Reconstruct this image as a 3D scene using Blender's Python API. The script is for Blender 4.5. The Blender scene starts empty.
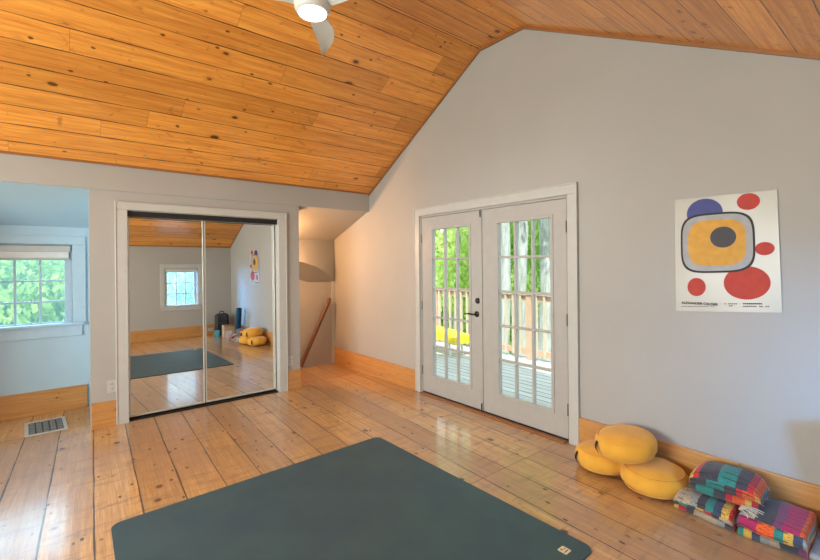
import bpy, bmesh, math, random
from mathutils import Vector, Matrix, Euler, noise
random.seed(7)
SC = bpy.context.scene; C = SC.collection
PI = math.pi
XA = 3.2834; YB = 4.9395; YC = -0.685; YD = 5.825; YS = 5.92; XL = -3.0

# ------------------------------------------------------------ node helper
class G:
    def __init__(s, name):
        s.m = bpy.data.materials.new(name); s.m.use_nodes = True
        s.t = s.m.node_tree; s.n = s.t.nodes; s.n.clear()
        s.out = s.n.new('ShaderNodeOutputMaterial')
        s.b = s.n.new('ShaderNodeBsdfPrincipled')
        s.l(s.b.outputs[0], s.out.inputs[0])
    def l(s, a, b): s.t.links.new(a, b)
    def put(s, sock, v):
        if hasattr(v, 'is_output') or isinstance(v, bpy.types.NodeSocket): s.l(v, sock)
        elif isinstance(v, (tuple, list)) and len(v) == 3 and sock.type == 'RGBA': sock.default_value = (*v, 1)
        else: sock.default_value = v
    def math(s, op, a, b=None, c=None):
        n = s.n.new('ShaderNodeMath'); n.operation = op
        for i, v in enumerate((a, b, c)):
            if v is not None: s.put(n.inputs[i], v)
        return n.outputs[0]
    def uv(s):
        n = s.n.new('ShaderNodeUVMap'); sp = s.n.new('ShaderNodeSeparateXYZ'); s.l(n.outputs[0], sp.inputs[0])
        return sp.outputs[0], sp.outputs[1]
    def obj(s):
        return s.n.new('ShaderNodeTexCoord').outputs['Object']
    def xyz(s, x, y, z=0.0):
        n = s.n.new('ShaderNodeCombineXYZ')
        for i, v in enumerate((x, y, z)): s.put(n.inputs[i], v)
        return n.outputs[0]
    def noise(s, vec, scale, detail=3, rough=.5, dist=0.):
        n = s.n.new('ShaderNodeTexNoise'); s.l(vec, n.inputs['Vector'])
        n.inputs['Scale'].default_value = scale; n.inputs['Detail'].default_value = detail
        n.inputs['Roughness'].default_value = rough; n.inputs['Distortion'].default_value = dist
        return n.outputs['Fac']
    def white(s, vec):
        n = s.n.new('ShaderNodeTexWhiteNoise'); n.noise_dimensions = '3D'; s.l(vec, n.inputs['Vector'])
        return n.outputs['Value']
    def voro(s, vec, scale):
        n = s.n.new('ShaderNodeTexVoronoi'); s.l(vec, n.inputs['Vector']); n.inputs['Scale'].default_value = scale
        return n.outputs['Distance'], n.outputs['Color']
    def ramp(s, fac, stops, const=False):
        n = s.n.new('ShaderNodeValToRGB'); s.l(fac, n.inputs[0]); r = n.color_ramp
        if const: r.interpolation = 'CONSTANT'
        while len(r.elements) < len(stops): r.elements.new(1)
        for e, (p, c) in zip(r.elements, stops):
            e.position = p; e.color = (*c, 1) if len(c) == 3 else c
        return n.outputs[0]
    def rng(s, v, a, b, c=0., d=1., smooth=True):
        n = s.n.new('ShaderNodeMapRange'); n.interpolation_type = 'SMOOTHSTEP' if smooth else 'LINEAR'
        s.put(n.inputs[0], v)
        for i, q in zip((1, 2, 3, 4), (a, b, c, d)): n.inputs[i].default_value = q
        return n.outputs[0]
    def mix(s, f, a, b, mode='MIX'):
        n = s.n.new('ShaderNodeMix'); n.data_type = 'RGBA'; n.blend_type = mode
        s.put(n.inputs[0], f); s.put(n.inputs[6], a); s.put(n.inputs[7], b)
        return n.outputs[2]
    def bump(s, h, strength=.3, dist=.01):
        n = s.n.new('ShaderNodeBump'); s.l(h, n.inputs['Height'])
        n.inputs['Strength'].default_value = strength; n.inputs['Distance'].default_value = dist
        s.l(n.outputs[0], s.b.inputs['Normal'])
    def set(s, **k):
        names = dict(col='Base Color', rough='Roughness', metal='Metallic', coat='Coat Weight', coatr='Coat Roughness',
                     em='Emission Color', ems='Emission Strength', sheen='Sheen Weight', spec='Specular IOR Level')
        for a, v in k.items(): s.put(s.b.inputs[names[a]], v)
        return s

def plain(name, col, rough=.5, metal=0., var=.06, scale=12, bump=0., **k):
    g = G(name); o = g.obj(); nz = g.noise(o, scale, 4)
    f = g.rng(nz, .25, .75, 1 - var, 1 + var)
    c = g.mix(1.0, col, g.xyz(f, f, f), 'MULTIPLY')
    g.set(col=c, rough=rough, metal=metal, **k)
    if bump: g.bump(g.noise(o, scale * 8, 5), bump, .004)
    return g.m

def wood(name, light, dark, w=None, L=2.6, ku=2.6, kv=4.2, keep=.45, knot=(.06, .018, .006), seam=(.05, .02, .01),
         sw=.004, rough=.35, coat=.0, var=.35, grain=1., endj=.75, knots2=0., wear=None, even=None, skew=0.):
    g = G(name); u, v = g.uv()
    if skew: v = g.math('ADD', v, g.math('MULTIPLY', u, skew))
    if w:
        vw = g.math('DIVIDE', v, w); idx = g.math('FLOOR', vw)
        r1 = g.white(g.xyz(idx, 3.1, 7.7))
        us = g.math('DIVIDE', g.math('ADD', u, g.math('MULTIPLY', r1, L * 3)), L)
        if even is not None:
            us = g.math('DIVIDE', g.math('SUBTRACT', u, even), L)
        seg = g.math('FLOOR', us); r2 = g.white(g.xyz(idx, seg, 1.3))
        fv = g.math('FRACT', vw); dv = g.math('MINIMUM', fv, g.math('SUBTRACT', 1., fv)); dv = g.math('MULTIPLY', dv, w)
        fu = g.math('FRACT', us); du = g.math('MINIMUM', fu, g.math('SUBTRACT', 1., fu)); du = g.math('MULTIPLY', du, L)
        wob = g.rng(g.noise(g.xyz(g.math('MULTIPLY', u, 2.), idx, seg), 1.5, 2), .3, .7, .35, 1.5)
        s1 = g.rng(g.math('DIVIDE', dv, wob), sw * .5, sw * 1.3, 1., 0.); s2 = g.rng(du, sw * .3, sw * .9, endj, 0.)
        sm = g.math('MAXIMUM', s1, s2)
    else:
        r2 = g.white(g.xyz(1.0, 2.0, 3.0)); sm = None; idx = 0.0
    kvec = g.xyz(g.math('ADD', g.math('MULTIPLY', u, ku), g.math('MULTIPLY', r2, 31.)), g.math('MULTIPLY', v, kv), g.math('MULTIPLY', r2, 9.) if w else 0.0)
    kd, kc = g.voro(kvec, 1.0)
    sp = g.n.new('ShaderNodeSeparateColor'); g.l(kc, sp.inputs[0])
    on = g.rng(sp.outputs[0], keep - .01, keep + .01, 0., 1.)
    size = g.rng(sp.outputs[1], 0., 1., .5, 1.25, False)
    kdn = g.math('DIVIDE', g.math('ADD', kd, g.math('MULTIPLY', g.math('SUBTRACT', g.noise(kvec, 9., 3), .5), .05)), size)
    kmask = g.math('MULTIPLY', g.rng(kdn, .075, .13, 1., 0.), on)
    halo = g.math('MULTIPLY', g.rng(kdn, .05, .24, 1., 0.), on)
    vv = g.math('ADD', v, g.math('MULTIPLY', halo, .03))
    gv = g.xyz(g.math('ADD', u, g.math('MULTIPLY', r2, 20.)), g.math('MULTIPLY', vv, 22.), g.math('MULTIPLY', r2, 40.))
    gr = g.noise(gv, 1.6, 6, .62, .6)
    f = g.rng(gr, .28, .74, 0., grain, False)
    col = g.mix(f, light, dark)
    fine = g.noise(g.xyz(g.math('MULTIPLY', u, 4.), g.math('MULTIPLY', vv, 160.), r2), 1.5, 3)
    ff = g.rng(fine, .3, .7, .80 if wear else .9, 1.10); col = g.mix(1., col, g.xyz(ff, ff, ff), 'MULTIPLY')
    br = g.rng(r2, 0., 1., 1 - var, 1 + var * .5, False)
    br2 = g.math('POWER', br, 1.3)
    col = g.mix(1., col, g.xyz(br, g.math('MULTIPLY', g.math('ADD', br, br2), .5), br2), 'MULTIPLY')
    col = g.mix(g.math('MULTIPLY', halo, .3), col, tuple(c * .55 for c in dark))
    if wear:
        # short cross-grain scuffs, nail holes and worn grey patches of the old boards
        wn = g.noise(g.xyz(g.math('MULTIPLY', u, 16.), g.math('MULTIPLY', v, 2.6), 4.), 1.4, 6, .72)
        col = g.mix(g.rng(wn, .49, .70, 0., .65), col, wear)
        w2 = g.noise(g.xyz(g.math('MULTIPLY', u, .6), g.math('MULTIPLY', v, 1.), 9.), 1.0, 4, .6)
        col = g.mix(g.rng(w2, .38, .72, 0., .7), col, tuple(c * 1.9 for c in wear))
        nd, nc = g.voro(g.xyz(g.math('MULTIPLY', u, 7.), g.math('MULTIPLY', v, 14.), 0.), 1.0)
        sp2 = g.n.new('ShaderNodeSeparateColor'); g.l(nc, sp2.inputs[0])
        nm = g.math('MULTIPLY', g.rng(nd, .09, .17, 1., 0.), g.rng(sp2.outputs[0], .5, .52, 0., 1.))
        col = g.mix(g.math('MULTIPLY', nm, .9), col, knot)
    col = g.mix(g.math('MULTIPLY', kmask, .88), col, knot)
    if knots2:
        d2, c2 = g.voro(g.xyz(g.math('ADD', g.math('MULTIPLY', u, 7.), g.math('MULTIPLY', r2, 13.)), g.math('MULTIPLY', v, 11.), g.math('MULTIPLY', r2, 5.)), 1.0)
        s3 = g.n.new('ShaderNodeSeparateColor'); g.l(c2, s3.inputs[0])
        clus = g.rng(g.noise(g.xyz(u, v, 8.), 1.3, 2), .42, .52)
        d2 = g.math('ADD', d2, g.math('MULTIPLY', g.math('SUBTRACT', g.noise(g.xyz(u, g.math('MULTIPLY', v, 2.), 1.), 30., 2), .5), .10))
        k2 = g.math('MULTIPLY', g.math('MULTIPLY', g.rng(d2, .07, .15, 1., 0.), g.rng(s3.outputs[0], .30, .32)), clus)
        col = g.mix(g.math('MULTIPLY', k2, knots2), col, knot)
        sw3 = g.noise(g.xyz(g.math('MULTIPLY', u, 5.), g.math('MULTIPLY', vv, 5.), g.math('MULTIPLY', r2, 3.)), 1.5, 4, .6, 1.5)
        if not wear: col = g.mix(g.rng(sw3, .60, .74, 0., .5), col, tuple(c * .5 for c in dark))
    if sm is not None: col = g.mix(sm, col, seam)
    rn = g.rng(g.noise(g.xyz(u, g.math('MULTIPLY', v, 3.), 0.), 3., 4), .3, .75, rough * .75, rough * 1.35)
    g.set(col=col, rough=rough, coat=coat, coatr=.14)
    h = g.math('MULTIPLY', gr, .12)
    if sm is not None: h = g.math('SUBTRACT', h, sm)
    lw = g.noise(g.xyz(g.math('MULTIPLY', u, .8), g.math('MULTIPLY', v, 3.5), 2.), 1.8, 3)
    h = g.math('ADD', h, g.math('MULTIPLY', lw, .5))
    g.bump(h, .35, .004)
    return g.m

# ------------------------------------------------------------ mesh helpers
def box(bm, x0, x1, y0, y1, z0, z1, bev=0., seg=2):
    vs = [bm.verts.new((x, y, z)) for x in (x0, x1) for y in (y0, y1) for z in (z0, z1)]
    q = [(0, 1, 3, 2), (4, 6, 7, 5), (0, 4, 5, 1), (2, 3, 7, 6), (0, 2, 6, 4), (1, 5, 7, 3)]
    fs = [bm.faces.new([vs[i] for i in f]) for f in q]
    if bev:
        es = list({e for f in fs for e in f.edges})
        bmesh.ops.bevel(bm, geom=es, offset=bev, segments=seg, affect='EDGES', profile=.5)
    return vs
def tube(bm, pts, r, n=10, cap=True):
    pts = [Vector(p) for p in pts]; rs = r if isinstance(r, (list, tuple)) else [r] * len(pts)
    rings = []; prev = None
    for i, p in enumerate(pts):
        d = (pts[min(i + 1, len(pts) - 1)] - pts[max(i - 1, 0)]).normalized()
        if prev is None:
            a = Vector((0, 0, 1)) if abs(d.z) < .9 else Vector((1, 0, 0)); x = d.cross(a).normalized()
        else: x = (prev - d * prev.dot(d)).normalized()
        prev = x; y = d.cross(x)
        rings.append([bm.verts.new(p + (x * math.cos(2 * PI * k / n) + y * math.sin(2 * PI * k / n)) * rs[i]) for k in range(n)])
    for a, b in zip(rings, rings[1:]):
        for k in range(n): bm.faces.new((a[k], a[(k + 1) % n], b[(k + 1) % n], b[k]))
    if cap: bm.faces.new(rings[0][::-1]); bm.faces.new(rings[-1])
def lathe(bm, prof, n=40, M=None, wob=None):
    M = M or Matrix(); rings = []
    for r, z in prof:
        if r < 1e-5: rings.append([bm.verts.new(M @ Vector((0, 0, z)))])
        else:
            rings.append([bm.verts.new(M @ Vector((r * math.cos(2 * PI * k / n), r * math.sin(2 * PI * k / n), z))) for k in range(n)])
    for a, b in zip(rings, rings[1:]):
        for k in range(n):
            k2 = (k + 1) % n
            if len(a) == 1 and len(b) > 1: bm.faces.new((a[0], b[k], b[k2]))
            elif len(b) == 1 and len(a) > 1: bm.faces.new((a[k2], a[k], b[0]))
            elif len(a) > 1: bm.faces.new((a[k], b[k], b[k2], a[k2]))
def prism(bm, pts, d):
    """planar polygon pts extruded by vector d"""
    a = [bm.verts.new(p) for p in pts]; b = [bm.verts.new(Vector(p) + Vector(d)) for p in pts]
    bm.faces.new(a); bm.faces.new(b[::-1]); n = len(a)
    for i in range(n): bm.faces.new((a[i], b[i], b[(i + 1) % n], a[(i + 1) % n]))
def uvbox(bm, along=0):
    """UV in metres: u runs along the given axis, v across it"""
    uvl = bm.loops.layers.uv.verify()
    for f in bm.faces:
        n = f.normal; ax = max(range(3), key=lambda i: abs(n[i]))
        if ax == along: a, b = [i for i in range(3) if i != ax]
        else: a = along; b = [i for i in range(3) if i not in (ax, along)][0]
        for l in f.loops: l[uvl].uv = (l.vert.co[a], l.vert.co[b])
def obj(name, bm, mat, parent=None, smooth=False, along=None, **tags):
    bmesh.ops.recalc_face_normals(bm, faces=bm.faces[:]); bm.normal_update()
    if along is not None: uvbox(bm, along)
    me = bpy.data.meshes.new(name); bm.to_mesh(me); bm.free()
    if smooth:
        for p in me.polygons: p.use_smooth = True
        if smooth != 'all': me.set_sharp_from_angle(angle=math.radians(40))
    me.materials.append(mat)
    o = bpy.data.objects.new(name, me); C.objects.link(o)
    if parent: o.parent = parent
    for k, v in tags.items(): o[k] = v
    return o
def empty(name, loc, rot=(0, 0, 0), **tags):
    o = bpy.data.objects.new(name, None); C.objects.link(o); o.location = loc; o.rotation_euler = rot
    o.empty_display_size = .1
    for k, v in tags.items(): o[k] = v
    return o
S = dict(kind='structure')
def B(): return bmesh.new()
def bx(name, mat, dims, parent=None, bev=0., along=None, **t):
    bm = B(); box(bm, *dims, bev=bev); return obj(name, bm, mat, parent, along=along, **t)

# wall in a plane: columns between breaks, optional holes, top profile; then thickened
def wall(name, axis, pos, thick, breaks, zb, top, holes, mat, **t):
    bm = B(); vc = {}
    def V(a, z):
        k = (round(a, 5), round(z, 5))
        if k not in vc: vc[k] = bm.verts.new((pos, a, z) if axis == 0 else (a, pos, z))
        return vc[k]
    bs = set(breaks)
    for h in holes: bs |= {h[0], h[1]}
    bs = sorted(bs)
    for a, b in zip(bs, bs[1:]):
        m = (a + b) / 2; hs = sorted([h for h in holes if h[0] < m < h[1]], key=lambda h: h[2])
        z = [zb(a) if callable(zb) else zb, zb(b) if callable(zb) else zb]
        zs = sorted({h[k] for h in holes for k in (2, 3)})
        lo = z
        cuts = [q for q in zs if q > max(lo) + 1e-4 and q < min(top(a), top(b)) - 1e-4]
        levels = [tuple(lo)] + [(q, q) for q in cuts] + [(top(a), top(b))]
        for (l0, l1), (u0, u1) in zip(levels, levels[1:]):
            mz = (l0 + l1 + u0 + u1) / 4
            if any(h[2] < mz < h[3] for h in hs): continue
            bm.faces.new((V(a, l0), V(b, l1), V(b, u1), V(a, u0)))
    r = bmesh.ops.extrude_face_region(bm, geom=bm.faces[:])
    d = Vector((thick, 0, 0)) if axis == 0 else Vector((0, thick, 0))
    for v in r['geom']:
        if isinstance(v, bmesh.types.BMVert): v.co += d
    return obj(name, bm, mat, **S, **t)

# ------------------------------------------------------------ materials
def wallpaint(name, col):
    g = G(name); o = g.obj(); f = g.rng(g.noise(o, 1.2, 4), .3, .7, .97, 1.03)
    g.set(col=g.mix(1., col, g.xyz(f, f, f), 'MULTIPLY'), rough=.72)
    g.bump(g.noise(o, 60., 4), .12, .003); return g.m
M_wall = wallpaint('wall_paint', (.41, .41, .39))
M_trim = plain('trim_paint', (.52, .54, .52), .35, var=.03)
M_alc = wallpaint('pale_blue_alcove', (.45, .62, .73))  # pale blue base colour for the alcove walls and sloping ceiling
M_atrim = plain('pale_blue_alcove_trim', (.46, .63, .74), .35, var=.03)  # similar pale blue for the alcove window's wood parts
M_door = plain('door_paint', (.44, .44, .425), .38, var=.03)
M_floor = wood('old_pine_floor', (.80, .50, .205), (.47, .25, .10), w=.243, L=3.1, even=2.03, ku=4.2, kv=5.5, keep=.2, knots2=.6,
               seam=(.05, .028, .018), sw=.0045, rough=.3, coat=.9, var=.3, wear=(.20, .125, .085), skew=-.045)
M_ceil = wood('pine_ceiling', (.95, .45, .085), (.60, .19, .028), w=.2, L=2.9, ku=3.0, kv=5., keep=.15, endj=.3, knots2=.85,
              seam=(.09, .03, .01), sw=.0045, rough=.3, coat=.25, var=.22)
M_base = wood('pine_baseboard', (.76, .42, .15), (.55, .25, .075), ku=3.2, kv=5.5, keep=.1, knots2=.8, rough=.32, coat=.2, grain=.9, knot=(.07, .02, .008))
M_brown = plain('dark_stained_trim', (.33, .14, .05), .4)
M_rail = plain('brown_handrail_wood', (.13, .05, .025), .4)
M_steel = plain('brushed_steel', (.55, .55, .53), .3, 1.)
M_dark = plain('dark_bronze', (.03, .028, .025), .35, .6)
M_hinge = plain('grey_hinge', (.12, .12, .11), .4, .5)
M_black = plain('black_track', (.012, .012, .012), .4)
M_alu = plain('pale_door_edge', (.62, .64, .60), .35, .4)
M_fan = plain('fan_white', (.70, .76, .74), .35, var=.02)
M_plate = plain('outlet_plate', (.50, .52, .50), .4)
M_slot = plain('outlet_slot', (.05, .05, .05), .5)
g = G('mirror_glass'); g.set(col=(.90, .93, .91), metal=1., rough=.0); M_mirror = g.m
def glassmat():
    g = G('window_glass'); g.n.remove(g.b)
    tr = g.n.new('ShaderNodeBsdfTransparent'); tr.inputs[0].default_value = (.96, .985, .98, 1)
    gl = g.n.new('ShaderNodeBsdfGlossy'); gl.inputs['Roughness'].default_value = .02
    fr = g.n.new('ShaderNodeFresnel'); fr.inputs[0].default_value = 1.35
    mx = g.n.new('ShaderNodeMixShader'); ge = g.n.new('ShaderNodeNewGeometry'); g.l(g.math('MULTIPLY', fr.outputs[0], g.math('SUBTRACT', 1., ge.outputs['Backfacing'])), mx.inputs[0]); g.l(tr.outputs[0], mx.inputs[1]); g.l(gl.outputs[0], mx.inputs[2])
    g.l(mx.outputs[0], g.out.inputs[0]); return g.m
M_glass = glassmat()

# ------------------------------------------------------------ roof profile
Y1, Z1, Y2, Z2 = 2.912, 3.650, 2.392, 3.649
sl = (3.650 - 2.466) / (YB - Y1); sr = .518
def roof(y):
    if y >= Y1: return Z1 - sl * (y - Y1)
    if y >= Y2: return Z2 + (Z1 - Z2) * (y - Y2) / (Y1 - Y2)
    return Z2 - sr * (Y2 - y)
ZE = 2.466; ZCE = roof(YC)
def ceiling():
    bm = B(); uvl = bm.loops.layers.uv.verify()
    P = [(YC - .02, roof(YC - .02)), (Y2, Z2), (Y1, Z1), (YB + .02, roof(YB + .02))]
    s = [0]
    for a, b in zip(P, P[1:]): s.append(s[-1] + math.hypot(b[0] - a[0], b[1] - a[1]))
    off = [(.02), (.02), (-.012)]
    for i in range(3):
        (ya, za), (yb, zb_) = P[i], P[i + 1]
        n = Vector((0, -(zb_ - za), yb - ya)).normalized() * .08
        q = [(XL - .1, ya, za), (XA + .12, ya, za), (XA + .12, yb, zb_), (XL - .1, yb, zb_)]
        lo = [bm.verts.new(p) for p in q]; hi = [bm.verts.new(Vector(p) + n) for p in q]
        vv = [s[i], s[i], s[i + 1], s[i + 1]]
        f = bm.faces.new(lo)
        for l, v in zip(f.loops, vv): l[uvl].uv = (l.vert.co.x + 30 * i, v + off[i] + 10)
        bm.faces.new(hi)
        for k in range(4): bm.faces.new((lo[k], hi[k], hi[(k + 1) % 4], lo[(k + 1) % 4]))
    return obj('ceiling', bm, M_ceil, **S)
ceiling()

# ------------------------------------------------------------ floor
XH0, XH1 = 1.1, 2.34
def floor():
    bm = B(); q = [(XL - .1, XA + .12, YC - .1, 5.24), (XL - .1, XH0, 5.24, YS + .1), (XH1, XA + .12, 5.24, YS + .1)]
    for a in q:
        v = [bm.verts.new(p) for p in ((a[0], a[2], 0), (a[1], a[2], 0), (a[1], a[3], 0), (a[0], a[3], 0))]; bm.faces.new(v)
    r = bmesh.ops.extrude_face_region(bm, geom=bm.faces[:])
    for v in r['geom']:
        if isinstance(v, bmesh.types.BMVert): v.co.z -= .08
    return obj('floor', bm, M_floor, along=1, **S)
floor()

# ------------------------------------------------------------ walls
DY0, DY1, DZ = 1.978, 3.85, 2.045
ext = .002
def rtop(y): return roof(y) + .01 if y < YB else (2.50 if y < YB + .06 else 2.45)
wall('wall_right', 0, XA, .13, [YC - .1, Y2, Y1, YB, YB + .06, YS + .1], 0, lambda y: roof(y) + .02 if y <= YB else 2.42, [(DY0, DY1, 0, DZ)], M_wall)
wall('wall_left', 0, XL - .1, .1, [YC - .1, Y2, Y1, YB, YS + .1], 0, lambda y: roof(y) + .02 if y <= YB else 2.42, [(.9, 3.6, .8, 2.3)], M_wall)  # opening invented in this unseen wall to let fill light in
# back wall: header strip over everything, closet front below
wall('wall_back', 1, YB, .02, [XL, .206, 2.262, XA], lambda x: 2.222, lambda x: ZE + .01, [], M_wall)
wall('wall_closet', 1, YB + .012, .10, [.206, 2.262], 0, lambda x: 2.222, [(.5, 1.997, 0, 2.047)], M_wall)
wall('wall_back_left', 1, YB, .10, [XL, -1.1], 0, lambda x: 2.222, [], M_wall)
# sides of the closet block
def side(name, x0, x1, ya, yb, th, ztop, mat=None):
    bm = B(); a = [(x0, ya, 0), (x1, yb, 0), (x1, yb, ztop), (x0, ya, ztop)]
    prism(bm, a, (th, 0, 0)); return obj(name, bm, mat or M_wall, **S)
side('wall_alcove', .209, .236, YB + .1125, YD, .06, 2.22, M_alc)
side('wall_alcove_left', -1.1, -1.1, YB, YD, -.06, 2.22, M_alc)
side('wall_stair_side', 2.259, 2.259, YB + .1125, YB + .24, -.06, 2.22)
wall('wall_closet_rear', 1, YB + .20, .04, [.27, 2.2], -1.5, lambda x: 2.2, [], M_wall)
# dormer wall with its window opening
WX0, WX1, WZ0, WZ1 = -.625, .09, .905, 1.735
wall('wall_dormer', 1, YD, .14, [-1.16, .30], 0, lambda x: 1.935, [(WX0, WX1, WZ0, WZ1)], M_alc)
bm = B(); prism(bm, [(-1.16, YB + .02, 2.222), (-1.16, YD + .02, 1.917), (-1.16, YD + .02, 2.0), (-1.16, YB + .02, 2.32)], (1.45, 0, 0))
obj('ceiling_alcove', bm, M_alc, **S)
# stair nook: sloping ceiling, rear wall, angled plaster piece
bm = B(); prism(bm, [(1.0, YB + .02, 2.232), (1.0, YS, 1.886), (1.0, YS, 1.98), (1.0, YB + .02, 2.33)], (XA - 1.0, 0, 0))
obj('ceiling_stair', bm, M_wall, **S)
wall('wall_stair', 1, YS, .1, [1.0, XA], -1.5, lambda x: 1.95, [], M_wall)
wall('wall_stair_left', 0, .98, .05, [YB + .24, YS], -1.5, lambda x: 2.2, [], M_wall)
wall('wall_stairwell', 1, 5.20, .04, [1.0, XH1], -1.5, lambda x: 0, [], M_wall)
# angled overhang
bm = B()
P = [(3.28, YS - .002, 1.255), (3.18, 5.86, 1.32), (3.06, 5.80, 1.395), (2.90, 5.74, 1.475), (2.66, 5.70, 1.545), (2.30, 5.66, 1.60), (1.6, 5.6, 1.7)]
T = [(3.28, YS - .002, 1.886), (3.18, YS - .002, 1.886), (3.06, YS - .002, 1.886), (2.90, YS - .002, 1.886), (2.66, YS - .002, 1.886), (2.30, YS - .002, 1.886), (1.6, YS - .002, 1.886)]
L_ = [(3.27, YS - .001, 1.252), (3.17, YS - .001, 1.252), (3.05, YS - .001, 1.252), (2.94, YS - .001, 1.252), (2.84, YS - .001, 1.252), (2.4, YS - .001, 1.40), (1.6, YS - .001, 1.6)]
pv = [bm.verts.new(p) for p in P]; tv = [bm.verts.new(p) for p in T]; lv = [bm.verts.new(p) for p in L_]
for i in range(len(P) - 1):
    bm.faces.new((tv[i], tv[i + 1], pv[i + 1], pv[i])); bm.faces.new((pv[i], pv[i + 1], lv[i + 1], lv[i])); bm.faces.new((lv[i], lv[i + 1], tv[i + 1], tv[i]))
bm.faces.new((pv[-1], tv[-1], lv[-1])); bm.faces.new((pv[0], lv[0], tv[0]))
obj('wall_stair_overhang', bm, M_wall, None, True, **S)
bx('trim_stair_corner', M_trim, (3.222, XA - .001, YS - .014, YS, 0, 1.25), bev=.003, **S)
# stair treads going down behind the closet
bm = B()
for k in range(5): box(bm, XH1 - .26 * (k + 1), XH1 - .26 * k + .03, 5.242, YS - .002, -.2 * (k + 1) - .03, -.2 * (k + 1))
for k in range(6): box(bm, XH1 - .26 * k - .02, XH1 - .26 * k, 5.242, YS - .002, -.2 * (k + 1), -.2 * k - (.08 if k == 0 else .03))
obj('floor_stair_treads', bm, M_floor, along=1, **S)
bx('floor_stairwell', M_wall, (.98, XH1 + .1, 5.06, YS + .05, -1.55, -1.5), **S)

# front wall with its window
CX0, CX1, CZ0, CZ1 = 1.935 - .06, 2.484 + .06, .725, 1.56
wall('wall_front', 1, YC - .14, .14, [XL - .1, XA + .12], 0, lambda x: ZCE, [(CX0, CX1, CZ0, CZ1)], M_wall)

# ------------------------------------------------------------ baseboards and trims
HB = .24
def board(name, dims, along, cap=True):
    bm = B(); x0, x1, y0, y1 = dims; box(bm, x0, x1, y0, y1, 0, HB, bev=.004)
    return obj(name, bm, M_base, along=along, **S)
board('baseboard_right', (XA - .022, XA - .001, YC + .022, 1.878), 1)
board('baseboard_right_rear', (XA - .022, XA - .001, 3.95, YS - .015), 1)
board('baseboard_back', (.204, .402, YB - .012, YB + .011), 0)
board('baseboard_back_right', (2.092, 2.264, YB - .012, YB + .011), 0)
board('baseboard_dormer', (-1.098, .212, YD - .022, YD - .001), 0)
board('baseboard_front', (XL, XA - .024, YC + .001, YC + .022), 0)
board('baseboard_left', (XL + .001, XL + .022, YC + .024, YB - .02), 1)
board('baseboard_back_left', (XL + .03, -1.1, YB - .022, YB - .001), 0)
# small quarter round at the floor of visible boards
bx('trim_shoe_right', M_base, (XA - .034, XA - .0225, 3.95, YS - .02, 0, .016), bev=.004, along=1, **S)
bx('trim_shoe_dormer', M_base, (-1.09, .2, YD - .034, YD - .0225, 0, .014), bev=.004, along=0, **S)
# moulding where the pine ceiling meets the walls
def mould(name, pts, w=.026, d=.02):
    bm = B()
    for (ya, za), (yb, zb_) in zip(pts, pts[1:]):
        prism(bm, [(XA - d, ya, za + .004), (XA - d, yb, zb_ + .004), (XA - d, yb, zb_ - w), (XA - d, ya, za - w)], (d - .001, 0, 0))
    return obj(name, bm, M_brown, along=1, **S)
mould('trim_gable', [(YC, roof(YC)), (Y2, Z2), (Y1, Z1), (YB - .001, roof(YB))])
bx('trim_eave', M_brown, (XL, XA - .021, YB - .018, YB - .001, ZE - .012, ZE + .008), **S)
bx('trim_eave_front', M_brown, (XL, XA - .021, YC + .001, YC + .016, ZCE - .02, ZCE + .004), **S)

# closet casing
def casing(name, parts, mat=M_trim):
    bm = B()
    for p in parts: box(bm, *p, bev=.004)
    return obj(name, bm, mat, **S)
yc0, yc1 = YB - .012, YB + .0115
casing('trim_closet', [(.402, .50, yc0, yc1, 0, 2.047), (1.997, 2.09, yc0, yc1, 0, 2.047), (.402, 2.09, yc0, yc1, 2.047, 2.118), (.398, .410, yc0 - .006, yc1, 0, 2.124), (2.084, 2.096, yc0 - .006, yc1, 0, 2.124), (.398, 2.096, yc0 - .008, yc1, 2.114, 2.124)])
casing('trim_closet_jamb', [(.494, .502, yc1, YB + .112, 0, 2.046), (1.995, 2.003, yc1, YB + .112, 0, 2.046), (.5, 1.997, yc1, YB + .112, 2.040, 2.046)])
# sliding track, top and bottom
bm = B(); box(bm, .503, 1.994, YB + .02, YB + .11, 2.022, 2.039); box(bm, .503, 1.994, YB + .03, YB + .034, 1.985, 2.022)
obj('trim_closet_track', bm, M_black, **S)
bx('trim_closet_floor_track', M_black, (.503, 1.994, YB + .03, YB + .11, 0.0, .012), **S)
# mirrored sliding doors
def mirror_door(num, xa, xb, dy):
    o = empty(f'door_{num}', (1.25, YB + .088, 1.0), (math.radians(-.467), 0, math.radians(.555)), **S)
    a, b, z0, z1 = xa - 1.25, xb - 1.25, -.972, 1.0
    bx('mirror_panel', M_mirror, (a + .012, b - .012, dy, dy + .004, z0 + .014, z1 - .012), o)
    bm = B(); box(bm, a, a + .013, dy - .010, dy + .010, z0, z1, bev=.002); box(bm, b - .013, b, dy - .010, dy + .010, z0, z1, bev=.002)
    obj('door_stile', bm, M_alu, o)
    bm = B(); box(bm, a + .013, b - .013, dy - .008, dy + .010, z0, z0 + .016); box(bm, a + .013, b - .013, dy - .008, dy + .010, z1 - .014, z1)
    obj('door_rail', bm, M_alu, o)
    bm = B(); box(bm, b - .001, b + .004, dy - .011, dy + .009, z0, z1); obj('dark_seal', bm, M_black, o)
    return o
mirror_door(3, .508, 1.199, 0.); mirror_door(4, 1.2045, 1.988, 0.)

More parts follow.
